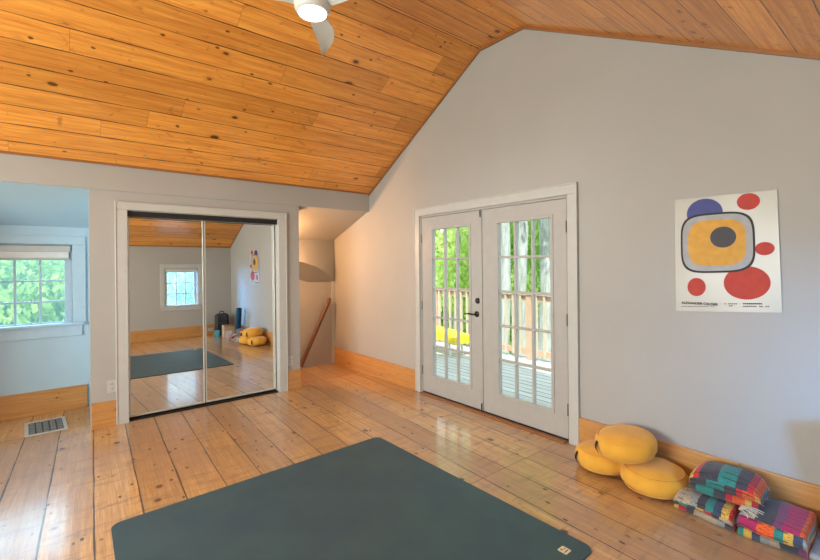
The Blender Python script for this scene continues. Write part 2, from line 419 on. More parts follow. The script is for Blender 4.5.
# ------------------------------------------------------------ French doors
xd0, xd1 = XA + .004, XA + .049
def french(num, ya, yb, gy0, gy1, lever):
    """ya<yb leaf extents; gy0<gy1 glass extents"""
    o = empty(f'door_{num}', (XA + .004, (ya + yb) / 2, 0), **S); oy = (ya + yb) / 2
    gz0, gz1 = .235, 1.888; z0, z1 = .024, 2.036
    def W(a): return a - oy
    bm = B()
    t = .045
    box(bm, 0, t, W(ya), W(gy0), z0, z1); box(bm, 0, t, W(gy1), W(yb), z0, z1)
    box(bm, 0, t, W(gy0), W(gy1), z0, gz0); box(bm, 0, t, W(gy0), W(gy1), gz1, z1)
    obj('door_panel', bm, M_door, o)
    # raised glazing frame
    bm = B(); w = .028
    for a in ((W(gy0) - w, W(gy1) + w, gz0 - w, gz0), (W(gy0) - w, W(gy1) + w, gz1, gz1 + w), (W(gy0) - w, W(gy0), gz0, gz1), (W(gy1), W(gy1) + w, gz0, gz1)):
        box(bm, -.008, .004, *a, bev=.003)
    obj('glazing_frame', bm, M_door, o)
    bx('glass_pane', M_glass, (.020, .024, W(gy0) + .001, W(gy1) - .001, gz0 + .001, gz1 - .001), o)
    bm = B(); mw = .011
    for k in (1, 2): y = gy0 + (gy1 - gy0) * k / 3; box(bm, .004, .040, W(y) - mw, W(y) + mw, gz0, gz1, bev=.003)
    for k in (1, 2, 3, 4): z = gz0 + (gz1 - gz0) * k / 5; box(bm, .006, .038, W(gy0), W(gy1), z - mw, z + mw, bev=.003)
    obj('muntin_grid', bm, M_door, o)
    bm = B(); box(bm, -.004, .03, W(ya) + .004, W(yb) - .004, .013, .0235); obj('door_sweep', bm, M_black, o)
    hy = W(yb) + .002 if lever else W(ya) - .002
    for hz in (.27, 1.02, 1.80):
        bm = B(); tube(bm, [(-.007, hy, hz - .05), (-.007, hy, hz + .05)], .0055, 10); obj('hinge', bm, M_hinge, o)
    if lever:
        h = empty('door_handle', (-.0, W(2.992), .985)); h.parent = o
        bm = B(); lathe(bm, [(0, .012), (.022, .012), (.03, .006), (.031, 0)], 24, Matrix.Rotation(-PI / 2, 4, 'Y')); obj('rosette', bm, M_dark, h, True)
        bm = B(); tube(bm, [(-.01, 0, 0), (-.05, 0, 0), (-.057, .02, 0), (-.057, .07, .004), (-.052, .125, -.004)], [.009, .009, .009, .008, .006], 12); obj('lever', bm, M_dark, h, True)
        bm = B(); lathe(bm, [(0, .02), (.02, .02), (.029, .012), (.03, 0)], 24, Matrix.Translation((0, W(2.978), 1.122)) @ Matrix.Rotation(-PI / 2, 4, 'Y')); obj('deadbolt', bm, M_dark, o, True)
        bm = B(); box(bm, -.010, 0, W(ya) - .012, W(ya) + .022, z0, z1, bev=.003); obj('astragal', bm, M_door, o)
        for z in (z0 + .0, z1 - .07):
            bm = B(); box(bm, -.014, -.0105, W(ya) - .006, W(ya) + .010, z, z + .07); obj('flush_bolt', bm, M_dark, o)
    return o
french(1, 2.926, 3.842, 3.095, 3.66, True)
french(2, 1.984, 2.912, 2.138, 2.712, False)
# door frame (jamb) and casing
casing('trim_door_frame', [(XA - .002, XA + .13, 1.962, 1.980, 0, DZ + .02), (XA - .002, XA + .13, 3.847, 3.866, 0, DZ + .02), (XA - .002, XA + .13, 1.962, 3.866, 2.040, 2.06)], M_door)
xc0, xc1 = XA - .022, XA - .001
casing('trim_door_casing', [(xc0, xc1, 1.880, 1.962, 0, 2.062), (xc0, xc1, 3.866, 3.948, 0, 2.062), (xc0, xc1, 1.880, 3.948, 2.062, 2.146), (xc0 - .006, xc1, 1.874, 1.886, 0, 2.152), (xc0 - .006, xc1, 3.942, 3.954, 0, 2.152), (xc0 - .008, xc1, 1.874, 3.954, 2.142, 2.154)])
bx('trim_threshold', M_brown, (XA - .06, XA + .0, 1.985, 3.845, 0, .012), bev=.004, along=1, **S)
bx('trim_door_sill', M_dark, (XA + .001, XA + .18, 1.98, 3.847, -.03, .010), **S)

# ------------------------------------------------------------ windows
g = G('insect_screen'); g.n.remove(g.b); a_ = g.n.new('ShaderNodeBsdfTransparent'); b_ = g.n.new('ShaderNodeBsdfTranslucent'); b_.inputs[0].default_value = (.55, .85, .95, 1)
m_ = g.n.new('ShaderNodeMixShader'); m_.inputs[0].default_value = .07; g.l(a_.outputs[0], m_.inputs[1]); g.l(b_.outputs[0], m_.inputs[2]); g.l(m_.outputs[0], g.out.inputs[0]); M_screen = g.m
def window(num, loc, rot, gx, gz0, gz1, ox, oz1, cas, sillz, apz, sillx, M_trim):
    """local frame: x right, y into wall (+), z up, wall face at y=0"""
    o = empty(f'window_{num}', loc, (0, 0, rot), **S)
    # jamb lining
    jz0 = gz0 - .02; bm = B()
    for a in ((-ox - .004, -ox + .008, 0, .14, jz0, oz1), (ox - .008, ox + .004, 0, .14, jz0, oz1), (-ox, ox, 0, .14, oz1 - .008, oz1 + .004), (-ox, ox, 0, .14, jz0 - .004, jz0 + .008)): box(bm, *a)
    obj('window_jamb', bm, M_trim, o)
    bm = B(); ys = .07
    for a in ((-ox + .008, -gx, ys, ys + .035, jz0 + .008, oz1 - .008), (gx, ox - .008, ys, ys + .035, jz0 + .008, oz1 - .008),
              (-gx, gx, ys, ys + .035, gz1, oz1 - .008), (-gx, gx, ys, ys + .035, jz0 + .008, gz0)): box(bm, *a, bev=.003)
    obj('window_sash', bm, M_trim, o)
    bm = B()
    for k in (1, 2): x = -gx + 2 * gx * k / 3; box(bm, x - .011, x + .011, ys + .004, ys + .030, gz0, gz1, bev=.003)
    for k in (1, 2): z = gz0 + (gz1 - gz0) * k / 3; box(bm, -gx, gx, ys + .006, ys + .028, z - .009, z + .009, bev=.003)
    obj('muntin_grid', bm, M_trim, o)
    bx('glass_pane', M_glass, (-gx, gx, ys + .015, ys + .018, gz0, gz1), o)
    bx('insect_screen', M_screen, (-gx - .01, gx + .01, ys + .040, ys + .042, gz0 - .01, gz1 + .01), o)
    # casing, sill, apron
    bm = B(); c = cas
    box(bm, -ox - c, -ox - .004, -.018, -.0005, sillz, oz1 + .004, bev=.004); box(bm, ox + .004, ox + c, -.018, -.0005, sillz, oz1 + .004, bev=.004)
    box(bm, -ox - c, ox + c, -.018, -.0005, oz1 + .004, oz1 + .09, bev=.004)
    obj('window_casing', bm, M_trim, o)
    bm = B(); box(bm, -sillx, sillx, -.055, .069, sillz - .022, sillz + .003, bev=.006); obj('window_sill', bm, M_trim, o)
    bm = B(); box(bm, -sillx + .02, sillx - .02, -.018, -.0005, apz, sillz - .023, bev=.004); obj('window_apron', bm, M_trim, o)
    bm = B(); tube(bm, [(-.01, ys - .03, gz0 - .004), (.0, ys - .045, gz0 + .012), (.03, ys - .04, gz0 + .006)], .006, 8); obj('window_crank', bm, M_steel, o)
    return o
GXC = -.2655
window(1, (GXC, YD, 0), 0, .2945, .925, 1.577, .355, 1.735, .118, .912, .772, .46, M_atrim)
CXC = (1.935 + 2.484) / 2
window(2, (CXC, YC, 0), PI, .2745, .752, 1.469, .334, 1.56, .09, .735, .62, .42, M_trim)
def blind(x, y, z0, z1, hw, rot, label):
    o = empty('roller_blind', (x, y, z0), (0, 0, rot), label=label, category='blind', group='roller blinds over the windows')
    h = z1 - z0
    bm = B(); box(bm, -hw, hw, -.045, -.012, h * .55, h, bev=.008); obj('blind_valance', bm, M_trim, o)
    bm = B(); box(bm, -hw + .015, hw - .015, -.026, -.020, .012, h * .6); obj('blind_fabric', bm, M_fab, o)
    bm = B(); box(bm, -hw + .012, hw - .012, -.032, -.014, 0, .016, bev=.005); obj('bottom_bar', bm, M_trim, o)
M_fab = plain('white_blind_fabric', (.72, .75, .76), .8)
blind(GXC, YD + .01, 1.585, 1.722, .345, 0, 'white roller blind rolled up in the blue-lit alcove window')
blind(CXC, YC - .01, 1.475, 1.55, .325, PI, 'white roller blind over the small window seen only in the closet mirror')

# ------------------------------------------------------------ ceiling fan
FX, FY, FZ = 1.325, 2.655, 3.183
fan = empty('ceiling_fan', (FX, FY, Z1 - .001), label='white three-blade ceiling fan with lit round lamp under pine ceiling', category='ceiling fan')
dz = FZ - Z1
bm = B(); lathe(bm, [(0, 0), (.075, 0), (.07, -.03), (.03, -.06), (0, -.06)], 32); obj('canopy', bm, M_fan, fan, True)
bm = B(); tube(bm, [(0, 0, -.05), (0, 0, dz + .17)], .014, 16); obj('downrod', bm, M_fan, fan, True)
bm = B(); lathe(bm, [(0, dz + .19), (.05, dz + .19), (.085, dz + .17), (.115, dz + .12), (.122, dz + .07), (.118, dz + .03), (.104, dz + .008), (.096, dz + .004), (0, dz + .004)], 48); obj('motor_housing', bm, M_fan, fan, True)
g = G('lamp_lens'); g.set(col=(1, 1, 1), em=(1., .95, .86), ems=3.5); M_lens = g.m
bm = B(); lathe(bm, [(.094, dz + .006), (.092, dz - .004), (.075, dz - .012), (.04, dz - .018), (0, dz - .02)], 40); obj('lamp_lens', bm, M_lens, fan, True)
def blade(ang):
    out = [(.085, .02), (.161, .10), (.252, .175), (.327, .300), (.366, .440), (.379, .575)]
    inn = [(.02, .09), (.09, .20), (.185, .315), (.270, .430), (.325, .505), (.372, .580)]
    def cr(P, t):
        n = len(P) - 1; i = min(int(t * n), n - 1); f = t * n - i
        p = [Vector(P[max(0, min(n, i + k))]) for k in (-1, 0, 1, 2)]
        return .5 * ((2 * p[1]) + (p[2] - p[0]) * f + (2 * p[0] - 5 * p[1] + 4 * p[2] - p[3]) * f * f + (3 * p[1] - p[0] - 3 * p[2] + p[3]) * f ** 3)
    bm = B(); N = 26; K = 6; rows = []
    for i in range(N + 1):
        a, b = cr(out, i / N), cr(inn, i / N)
        rows.append([bm.verts.new((*a.lerp(b, k / K), dz + .062 - .022 * (k / K) + .006 * math.sin(PI * k / K))) for k in range(K + 1)])
    for i in range(N):
        for k in range(K): bm.faces.new((rows[i][k], rows[i][k + 1], rows[i + 1][k + 1], rows[i + 1][k]))
    r_ = bmesh.ops.extrude_face_region(bm, geom=bm.faces[:])
    for v in r_['geom']:
        if isinstance(v, bmesh.types.BMVert): v.co.z += .008
    bmesh.ops.rotate(bm, verts=bm.verts, matrix=Matrix.Rotation(ang, 3, 'Z'))
    obj('fan_blade', bm, M_fan, fan, True)
for k in range(3): blade(math.radians(-120 * k))

# ------------------------------------------------------------ poster (generic stand-in design)
M_paper = plain('poster_paper', (.46, .45, .39), .3, var=.03, scale=4)
g = G('poster_film'); 
def ink(n, c): return plain(n, c, .6, var=.08, scale=20)
I_blue, I_red, I_yel, I_blk, I_gry, I_wht = ink('blue_ink', (.045, .06, .25)), ink('red_ink', (.45, .03, .015)), ink('yellow_ink', (.62, .33, .04)), ink('black_ink', (.012, .012, .015)), ink('grey_ink', (.045, .045, .055)), ink('white_ink', (.36, .38, .40))
po = empty('art_poster', (XA - .002, .884, 1.16), label='unframed abstract poster with yellow shape and red discs on the right wall', category='poster')
TL, TR, BR, BL = [Vector((0, y - .884, z - 1.16)) for y, z in ((1.162, 1.920), (.616, 1.914), (.598, 1.192), (1.160, 1.158))]
def pp(u, v, off=0.):
    a = TL.lerp(TR, u); b = BL.lerp(BR, u); p = a.lerp(b, v)
    wave = .004 + .003 * math.sin(u * 7) * math.sin(v * 3)
    return Vector((-wave - off, p.y, p.z))
bm = B(); N = 20; gr = [[bm.verts.new(pp(i / N, j / N)) for j in range(N + 1)] for i in range(N + 1)]
for i in range(N):
    for j in range(N): bm.faces.new((gr[i][j], gr[i + 1][j], gr[i + 1][j + 1], gr[i][j + 1]))
r_ = bmesh.ops.extrude_face_region(bm, geom=bm.faces[:])
for v in r_['geom']:
    if isinstance(v, bmesh.types.BMVert): v.co.x += .0012
obj('paper_sheet', bm, M_paper, po, True)
def shape(name, mat, f, off, n=56, hole=None):
    bm = B(); P = [f(2 * PI * k / n) for k in range(n)]
    if hole is None:
        c = (sum(p[0] for p in P) / n, sum(p[1] for p in P) / n); rr = [[bm.verts.new(pp(c[0] + (p[0] - c[0]) * s, c[1] + (p[1] - c[1]) * s, off)) for p in P] for s in (1, .66, .33)]
        cv = bm.verts.new(pp(*c, off))
        for a, b in zip(rr, rr[1:]):
            for k in range(n): bm.faces.new((a[k], a[(k + 1) % n], b[(k + 1) % n], b[k]))
        for k in range(n): bm.faces.new((rr[-1][k], rr[-1][(k + 1) % n], cv))
    else:
        Q = [hole(2 * PI * k / n) for k in range(n)]
        a = [bm.verts.new(pp(*p, off)) for p in P]; b = [bm.verts.new(pp(*p, off)) for p in Q]
        for k in range(n): bm.faces.new((a[k], a[(k + 1) % n], b[(k + 1) % n], b[k]))
    r_ = bmesh.ops.extrude_face_region(bm, geom=bm.faces[:])
    for v in r_['geom']:
        if isinstance(v, bmesh.types.BMVert): v.co.x -= .0003
    return obj(name, bm, mat, po)
def ell(cx, cy, rx, ry, p=2.):
    def f(t):
        c, s = math.cos(t), math.sin(t)
        return (cx + rx * math.copysign(abs(c) ** (2 / p), c), cy + ry * math.copysign(abs(s) ** (2 / p), s))
    return f
shape('blue_disc', I_blue, ell(.32, .14, .185, .125), .0008)
shape('red_disc', I_red, ell(.745, .075, .105, .07), .0008)
shape('red_disc', I_red, ell(.875, .475, .085, .055), .0008)
shape('red_disc', I_red, ell(.705, .755, .21, .14), .0008)
shape('red_disc', I_red, ell(.225, .785, .095, .08), .0008)
shape('pale_panel', I_wht, ell(.43, .405, .36, .255, 4.), .0013)
shape('dark_outline', I_blk, ell(.43, .405, .365, .26, 4.), .0018, hole=ell(.43, .405, .345, .243, 4.))
shape('yellow_shape', I_yel, ell(.43, .405, .285, .20, 3.4), .0018)
shape('grey_disc', I_gry, ell(.50, .36, .125, .09), .0023)
def text(name, s, size, u, v, mat, parent, bold=0.):
    cu = bpy.data.curves.new(name, 'FONT'); cu.body = s; cu.size = size; cu.extrude = .0003; cu.offset = bold
    t = bpy.data.objects.new(name, cu); C.objects.link(t)
    dg = bpy.context.evaluated_depsgraph_get(); dg.update()
    me = bpy.data.meshes.new_from_object(t.evaluated_get(dg)); bpy.data.objects.remove(t)
    o = bpy.data.objects.new(name, me); C.objects.link(o); me.materials.append(mat); o.parent = parent
    # text x -> -y, text y -> z, facing -x
    o.matrix_local = Matrix.Translation(pp(u, v, .0035)) @ Matrix(((0, 0, -1, 0), (-1, 0, 0, 0), (0, 1, 0, 0), (0, 0, 0, 1)))
    return o
text('printed_title', 'ALEXANDER CALDER', .0215, .065, .932, I_blk, po, .0006)
def fine(u0, u1, v, h=.006):
    bm = B(); n = int((u1 - u0) * 60)
    for k in range(n):
        a = u0 + (u1 - u0) * k / n
        if random.random() < .85:
            p = pp(a, v, .003); q = pp(a + (u1 - u0) / n * .7, v, .003); box(bm, p.x - .0003, p.x, q.y, p.y, p.z, p.z + h)
    return obj('fine_print', bm, I_gry, po)
fine(.065, .42, .958, .004); fine(.50, .62, .935); fine(.54, .58, .952); fine(.67, .84, .935, .009); fine(.67, .90, .955)

# ------------------------------------------------------------ exercise mat
g = G('mat_rubber'); o_ = g.obj(); f1 = g.noise(o_, 3., 5, .6); f2 = g.noise(o_, 260., 2)
col = g.mix(g.rng(f1, .3, .7), (.032, .078, .112), (.042, .098, .118))
g.set(col=col, rough=.55); g.bump(f2, .25, .002); M_mat = g.m
def rounded(corners, r, n=8):
    out = []; m = len(corners)
    for i in range(m):
        p = Vector(corners[i]); a = (Vector(corners[i - 1]) - p).normalized(); b = (Vector(corners[(i + 1) % m]) - p).normalized()
        s, e = p + a * r, p + b * r; c = s + e - p
        for k in range(n + 1):
            t = k / n * PI / 2; out.append(c + (s - c) * math.cos(t) + (e - c) * math.sin(t))
    return out
mt = empty('exercise_mat', (1.17, 2.1, .001), label='large dark blue-grey square exercise mat with rounded corners on the pine floor', category='mat')
mc = [(.212 - 1.17, 3.035 - 2.1), (2.128 - 1.17, 3.10 - 2.1), (2.150 - 1.17, 1.15 - 2.1), (.17 - 1.17, 1.10 - 2.1)]
bm = B(); prism(bm, [(*p, 0) for p in rounded(mc, .055)], (0, 0, .007))
obj('mat_sheet', bm, M_mat, mt)
M_tag = plain('cream_logo_tag', (.72, .70, .50), .5); M_or = plain('orange_print', (.75, .25, .05), .5); M_dk = plain('dark_print', (.05, .05, .05), .5)
tg = empty('logo_tag', (2.015 - 1.17, 1.245 - 2.1, .007), (0, 0, 0)); tg.parent = mt
bm = B(); prism(bm, [(*p, 0) for p in rounded([(-.026, .026), (.026, .026), (.026, -.026), (-.026, -.026)], .008)], (0, 0, .0008)); obj('tag_patch', bm, M_tag, tg)
bm = B(); box(bm, -.016, .0, .004, .018, .0009, .0014); obj('tag_mark', bm, M_or, tg)
bm = B(); box(bm, -.018, .018, -.014, -.009, .0009, .0014); box(bm, .005, .018, .004, .008, .0009, .0014); obj('tag_mark', bm, M_dk, tg)

# ------------------------------------------------------------ meditation cushions
g = G('mustard_cotton'); o_ = g.obj(); n1 = g.noise(o_, 9., 4); n2 = g.noise(o_, 220., 2)
f = g.rng(n1, .3, .7, .93, 1.05); g.set(col=g.mix(1., (.80, .42, .045), g.xyz(f, f, f), 'MULTIPLY'), rough=.85, sheen=.25)
g.bump(g.math('ADD', g.math('MULTIPLY', n2, .2), n1), .35, .006); M_must = g.m
M_strap = plain('black_handle_webbing', (.02, .015, .012), .7)
def cushion(loc, rot, R_, H, hang, label, seed):
    o = empty('meditation_cushion', loc, rot, label=label, category='cushion', group='mustard cushions piled by the right wall')
    rnd = random.Random(seed); bm = B(); prof = []
    n = 22
    for i in range(n + 1):
        t = -PI / 2 + PI * i / n; c, s = math.cos(t), math.sin(t)
        prof.append((R_ * abs(c) ** .62 if i not in (0, n) else 0, H / 2 + H / 2 * math.copysign(abs(s) ** .8, s)))
    lathe(bm, prof, 64)
    for v in bm.verts:
        a = math.atan2(v.co.y, v.co.x); r = math.hypot(v.co.x, v.co.y)
        nz = noise.noise(Vector((v.co.x * 6, v.co.y * 6, v.co.z * 6 + seed))) * .012
        pl = .0022 * math.sin(a * 44) * min(1, (r / R_) ** 6) if abs(v.co.z - H / 2) < H * .42 else 0
        if r > 1e-4: v.co.x += (nz + pl) * v.co.x / r; v.co.y += (nz + pl) * v.co.y / r
        if v.co.z > H * .25: v.co.z += noise.noise(Vector((v.co.x * 9, v.co.y * 9, seed + 3))) * .010
    obj('cushion_body', bm, M_must, o, 'all')
    for z in (.16, .84):
        bm = B(); rr = R_ * abs(math.cos(math.asin(max(-1, min(1, math.copysign(abs(2 * z - 1) ** 1.25, 2 * z - 1)))))) ** .55
        tube(bm, [(rr * 1.0 * math.cos(2 * PI * k / 60), rr * 1.0 * math.sin(2 * PI * k / 60), H * z) for k in range(61)], .0035, 6, False)
        obj('piping', bm, M_must, o, 'all')
    bm = B(); pts = []
    for k in range(9):
        rr = R_ + .001 + .014 * math.sin(PI * k / 8)
        pts.append((rr * math.cos(hang), rr * math.sin(hang), H * .5 + (k - 4) * .010))
    vs = []
    for p in pts: vs.append((bm.verts.new((p[0] + .011 * math.sin(hang), p[1] - .011 * math.cos(hang), p[2])), bm.verts.new((p[0] - .011 * math.sin(hang), p[1] + .011 * math.cos(hang), p[2]))))
    for a, b in zip(vs, vs[1:]): bm.faces.new((a[0], b[0], b[1], a[1]))
    r_ = bmesh.ops.extrude_face_region(bm, geom=bm.faces[:])
    for v in r_['geom']:
        if isinstance(v, bmesh.types.BMVert): v.co.xy *= 1.012
    obj('carry_handle', bm, M_strap, o)
    return o
cushion((3.03, 1.215, .0), (0, 0, 0), .20, .165, math.radians(60), 'mustard round cushion on the floor, nearest the folded blankets', 1)
cushion((3.06, 1.572, .0), (0, 0, .3), .185, .17, math.radians(125), 'mustard round cushion on the floor, nearest the glass doors', 5)
cushion((3.045, 1.395, .158), (math.radians(-2), math.radians(-6), 0), .195, .17, math.radians(143), 'mustard round cushion resting on top of the other two', 9)

# ------------------------------------------------------------ folded blankets
def stripes(name, cols, period, seed, weave=.9):
    g = G(name); u, v = g.uv()
    wob = g.math('MULTIPLY', g.math('SUBTRACT', g.noise(g.xyz(u, v, seed), 7., 3), .5), .012)
    f = g.math('FRACT', g.math('DIVIDE', g.math('ADD', u, wob), period))
    n = len(cols)
    base = g.ramp(f, [(i / n, c) for i, c in enumerate(cols)], True)
    # woven flecks: darker warp threads crossing the stripes
    w1 = g.noise(g.xyz(g.math('MULTIPLY', u, 60.), g.math('MULTIPLY', v, 320.), seed), 1., 2)
    w2 = g.math('FRACT', g.math('MULTIPLY', v, 22.))
    base = g.mix(g.rng(w1, .48, .66, 0., .75), base, (.035, .035, .045))
    w3 = g.math('MULTIPLY', g.rng(w2, .80, .86), g.rng(g.noise(g.xyz(g.math('MULTIPLY', u, 14.), v, seed), 1., 1), .45, .55))
    base = g.mix(g.math('MULTIPLY', w3, .7), base, (.02, .02, .03))
    g.set(col=base, rough=.9, sheen=.2)
    g.bump(g.noise(g.xyz(g.math('MULTIPLY', u, 200.), g.math('MULTIPLY', v, 200.), 0.), 1., 2), .5, .003); return g.m
CH = (.06, .06, .075); TE = (.03, .27, .24); OR = (.85, .13, .02); MA = (.50, .02, .13); PU = (.24, .06, .17); RD = (.62, .03, .04)
BE = (.50, .42, .30); YE = (.75, .48, .08); GR = (.35, .38, .36); NV = (.05, .08, .14)
M_bl1 = stripes('striped_wool_right', [GR, BE, CH, CH, PU, MA, MA, OR, OR, TE, YE, NV], .44, 1.)
M_bl2 = stripes('striped_wool_left', [BE, BE, GR, CH, TE, NV, YE, RD, CH, BE], .40, 2.)
M_bl3 = stripes('striped_wool_top', [YE, RD, CH, CH, CH, TE, TE, TE, CH, CH, RD, OR, OR], .37, 3.)
M_edge = plain('black_selvage', (.02, .02, .03), .9)
M_cream = plain('cream_fringe', (.62, .60, .50), .9)
def folded(name, loc, rotz, depth, length, layers, th, mat, seed, puff=.0, label='', droop=0., shift=.0, rnd_=.2):
    o = empty(name, loc, (0, 0, rotz), label=label, category='blanket', group='striped blankets folded by the right wall')
    # centreline of the serpentine in (x,z)
    ctr = []; hgt = th * 1.0
    for L in range(layers):
        z = th / 2 + L * hgt; ins = .006 * L + .01 * ((L * 7 + seed) % 3)
        xs = [-depth / 2 + ins, depth / 2 - ins]
        if L % 2: xs = xs[::-1]
        for k in range(9): ctr.append((xs[0] + (xs[1] - xs[0]) * k / 8, z))
        if L < layers - 1:
            sgn = 1 if xs[1] > xs[0] else -1
            for k in (1, 2, 3):
                a = -PI / 2 + PI * k / 4; ctr.append((xs[1] + sgn * math.cos(a) * hgt * .5, z + hgt / 2 + math.sin(a) * hgt / 2))
    NL = 44; bm = B(); uvl = bm.loops.layers.uv.verify(); t = th * .47
    n = len(ctr); nor = []
    for i in range(n):
        a = Vector(ctr[max(i - 1, 0)]); b = Vector(ctr[min(i + 1, n - 1)]); d = (b - a).normalized(); nor.append(Vector((-d.y, d.x)))
    outline = [Vector(ctr[i]) + nor[i] * t for i in range(n)] + [Vector(ctr[i]) - nor[i] * t for i in reversed(range(n))]
    lens = [0]
    for a, b in zip(outline, outline[1:]): lens.append(lens[-1] + (b - a).length)
    rows = []; H = layers * hgt
    for j in range(NL + 1):
        s = j / NL; y = (.5 - s) * length; endr = min(1, min(s, 1 - s) * (14 if rnd_ < .3 else 4.5))
        row = []
        for i, p in enumerate(outline):
            x, z = p.x, p.y
            zz = z * (1 + puff * math.sin(PI * s) * (1 - (2 * x / depth) ** 2)) 
            zz *= (1 - rnd_ + rnd_ * math.sqrt(math.sin(endr * PI / 2))) if z > th or rnd_ > .3 else 1
            if rnd_ > .3: x *= (.78 + .22 * math.sqrt(math.sin(endr * PI / 2)))
            q = Vector((x * 5 + seed * 3, y * 5, z * 8))
            dx = noise.noise(q) * .016; dy = noise.noise(q + Vector((9, 3, 1))) * .014; dz_ = noise.noise(Vector((x * 8, y * 8, seed))) * .010 * min(1, z / th)
            dx += math.sin(y * 22 + int(z / hgt) * 2 + seed) * .005
            zz = max(.002, zz + dz_ - droop * max(0, s - .7) * z * 3)
            row.append(bm.verts.new((x + dx, y + dy, zz)))
        rows.append(row)
    m = len(outline)
    for j in range(NL):
        for i in range(m):
            i2 = (i + 1) % m
            f = bm.faces.new((rows[j][i], rows[j + 1][i], rows[j + 1][i2], rows[j][i2]))
            layer = int(outline[i].y / hgt)
            for l, (jj, ii) in zip(f.loops, ((j, i), (j + 1, i), (j + 1, i2), (j, i2))):
                l[uvl].uv = (jj / NL * length + (layers - 1 - layer) * shift, lens[ii])
    for row in (rows[0], rows[-1]): 
        for i in range(n - 1):
            f = bm.faces.new((row[i], row[i + 1], row[m - 2 - i], row[m - 1 - i]))
            for l in f.loops: l[uvl].uv = ((0 if row is rows[0] else length) + .1 * (i // 12), i * .02)
    obj('woven_cloth', bm, mat, o, 'all')
    return o
def fringe(parent, pts, dirs, n, ln, mat, seed):
    rnd = random.Random(seed); bm = B()
    for k in range(n):
        t = (k + rnd.random() * .6) / n; p = Vector(pts[0]).lerp(Vector(pts[1]), t); d = Vector(dirs) + Vector((rnd.uniform(-.4, .4), rnd.uniform(-.4, .4), rnd.uniform(-.1, .25)))
        d.normalize(); L = ln * rnd.uniform(.6, 1.1)
        q = [p, p + d * L * .35 + Vector((0, 0, .006)), p + d * L * .7, p + d * L + Vector((rnd.uniform(-.012, .012), rnd.uniform(-.012, .012), -.012))]
        tube(bm, q, [.0035, .003, .003, .0025], 5)
    return obj('fringe', bm, mat, parent, 'all', kind='stuff')
b1 = folded('folded_blanket', (3.045, .585, .001), math.radians(2), .34, .285, 3, .042, M_bl1, 3, .08, 'pink, red and orange striped folded blanket on the floor, furthest from the cushions', shift=.17)
b2 = folded('folded_blanket', (3.05, .888, .001), math.radians(-2), .33, .30, 3, .032, M_bl2, 6, .05, 'beige and teal striped folded blanket on the floor beside the mustard cushions', shift=.13)
b3 = folded('folded_blanket', (3.06, .815, .125), math.radians(2), .26, .34, 3, .040, M_bl3, 10, .22, 'charcoal folded blanket with a teal band and orange edge, on top of the others', shift=.05, rnd_=.45)
fringe(b1, ((-.15, .14, .130), (.10, .14, .135)), (-.25, -1, -.05), 34, .10, M_cream, 4)
M_gray = stripes('grey_speckled_wool', [(.42, .44, .47), (.30, .32, .36), (.5, .5, .5)], .2, 5.)
b4 = folded('folded_blanket', (3.055, .335, .001), math.radians(3), .34, .20, 1, .030, M_gray, 13, 0, 'flat grey speckled blanket on the floor at the end of the row')

# ------------------------------------------------------------ props in the corner seen in the mirror
M_blackcloth = plain('black_nylon', (.025, .027, .032), .7, bump=.3); M_bluemat = plain('blue_foam', (.02, .13, .26), .6)
bag = empty('black_backpack', (2.99, -.44, .001), (0, 0, .2), label='black upright backpack by the front wall, seen only in the closet mirror', category='bag')
bm = B(); box(bm, -.15, .15, -.10, .10, 0, .50, bev=.07, seg=5); obj('bag_body', bm, M_blackcloth, bag, True)
bm = B(); box(bm, -.11, .11, .085, .15, .04, .30, bev=.03, seg=4); obj('front_pocket', bm, M_blackcloth, bag, True)
bm = B(); tube(bm, [(-.05, 0, .49), (-.04, 0, .545), (.04, 0, .545), (.05, 0, .49)], .012, 8); obj('top_handle', bm, M_blackcloth, bag, True)
for s in (-1, 1):
    bm = B(); tube(bm, [(s * .08, .09, .46), (s * .09, .16, .36), (s * .09, .17, .20), (s * .1, .10, .08)], .015, 8); obj('shoulder_strap', bm, M_strap, bag, True)
M_card = plain('cardboard', (.48, .34, .24), .8); M_boxw = plain('white_box_print', (.6, .6, .58), .6)
cb = empty('cardboard_box', (3.02, .03, .001), (0, 0, .1), label='small open cardboard box in the corner, seen only in the closet mirror', category='box')
bm = B()
for a in ((-.14, .14, -.13, -.124, 0, .27), (-.14, .14, .124, .13, 0, .27), (-.14, -.134, -.124, .124, 0, .27), (.134, .14, -.124, .124, 0, .27), (-.134, .134, -.124, .124, 0, .006)): box(bm, *a)
obj('box_walls', bm, M_card, cb)
bm = B(); prism(bm, [(-.14, .13, .268), (.14, .13, .268), (.14, .21, .30), (-.14, .21, .30)], (0, 0, .004)); obj('box_flap', bm, M_card, cb)
bm = B(); box(bm, -.12, .02, .1305, .132, .02, .16); obj('printed_label', bm, M_boxw, cb)
rm = empty('rolled_yoga_mat', (3.13, .205, .004), (math.radians(-11), 0, 0), label='rolled dark blue yoga mat leaning in the corner, seen only in the closet mirror', category='yoga mat')
bm = B(); N = 150; pr = []
for k in range(N + 1):
    a = k / N * 2 * PI * 6; r = .012 + .052 * k / N; pr.append((r * math.cos(a), r * math.sin(a)))
ia = [bm.verts.new((x, y, 0.012)) for x, y in pr]; ib = [bm.verts.new((x, y, .66)) for x, y in pr]
for k in range(N): bm.faces.new((ia[k], ia[k + 1], ib[k + 1], ib[k]))
bmesh.ops.solidify(bm, geom=bm.faces[:], thickness=.004)
obj('mat_roll', bm, M_bluemat, rm, True)
bk = empty('yoga_block', (2.80, -.16, .001), (0, 0, .3), label='blue foam yoga block on the floor, seen only in the closet mirror', category='yoga block')
bm = B(); box(bm, -.055, .055, -.04, .04, 0, .15, bev=.008); obj('foam_block', bm, plain('light_blue_foam', (.05, .30, .42), .6), bk)

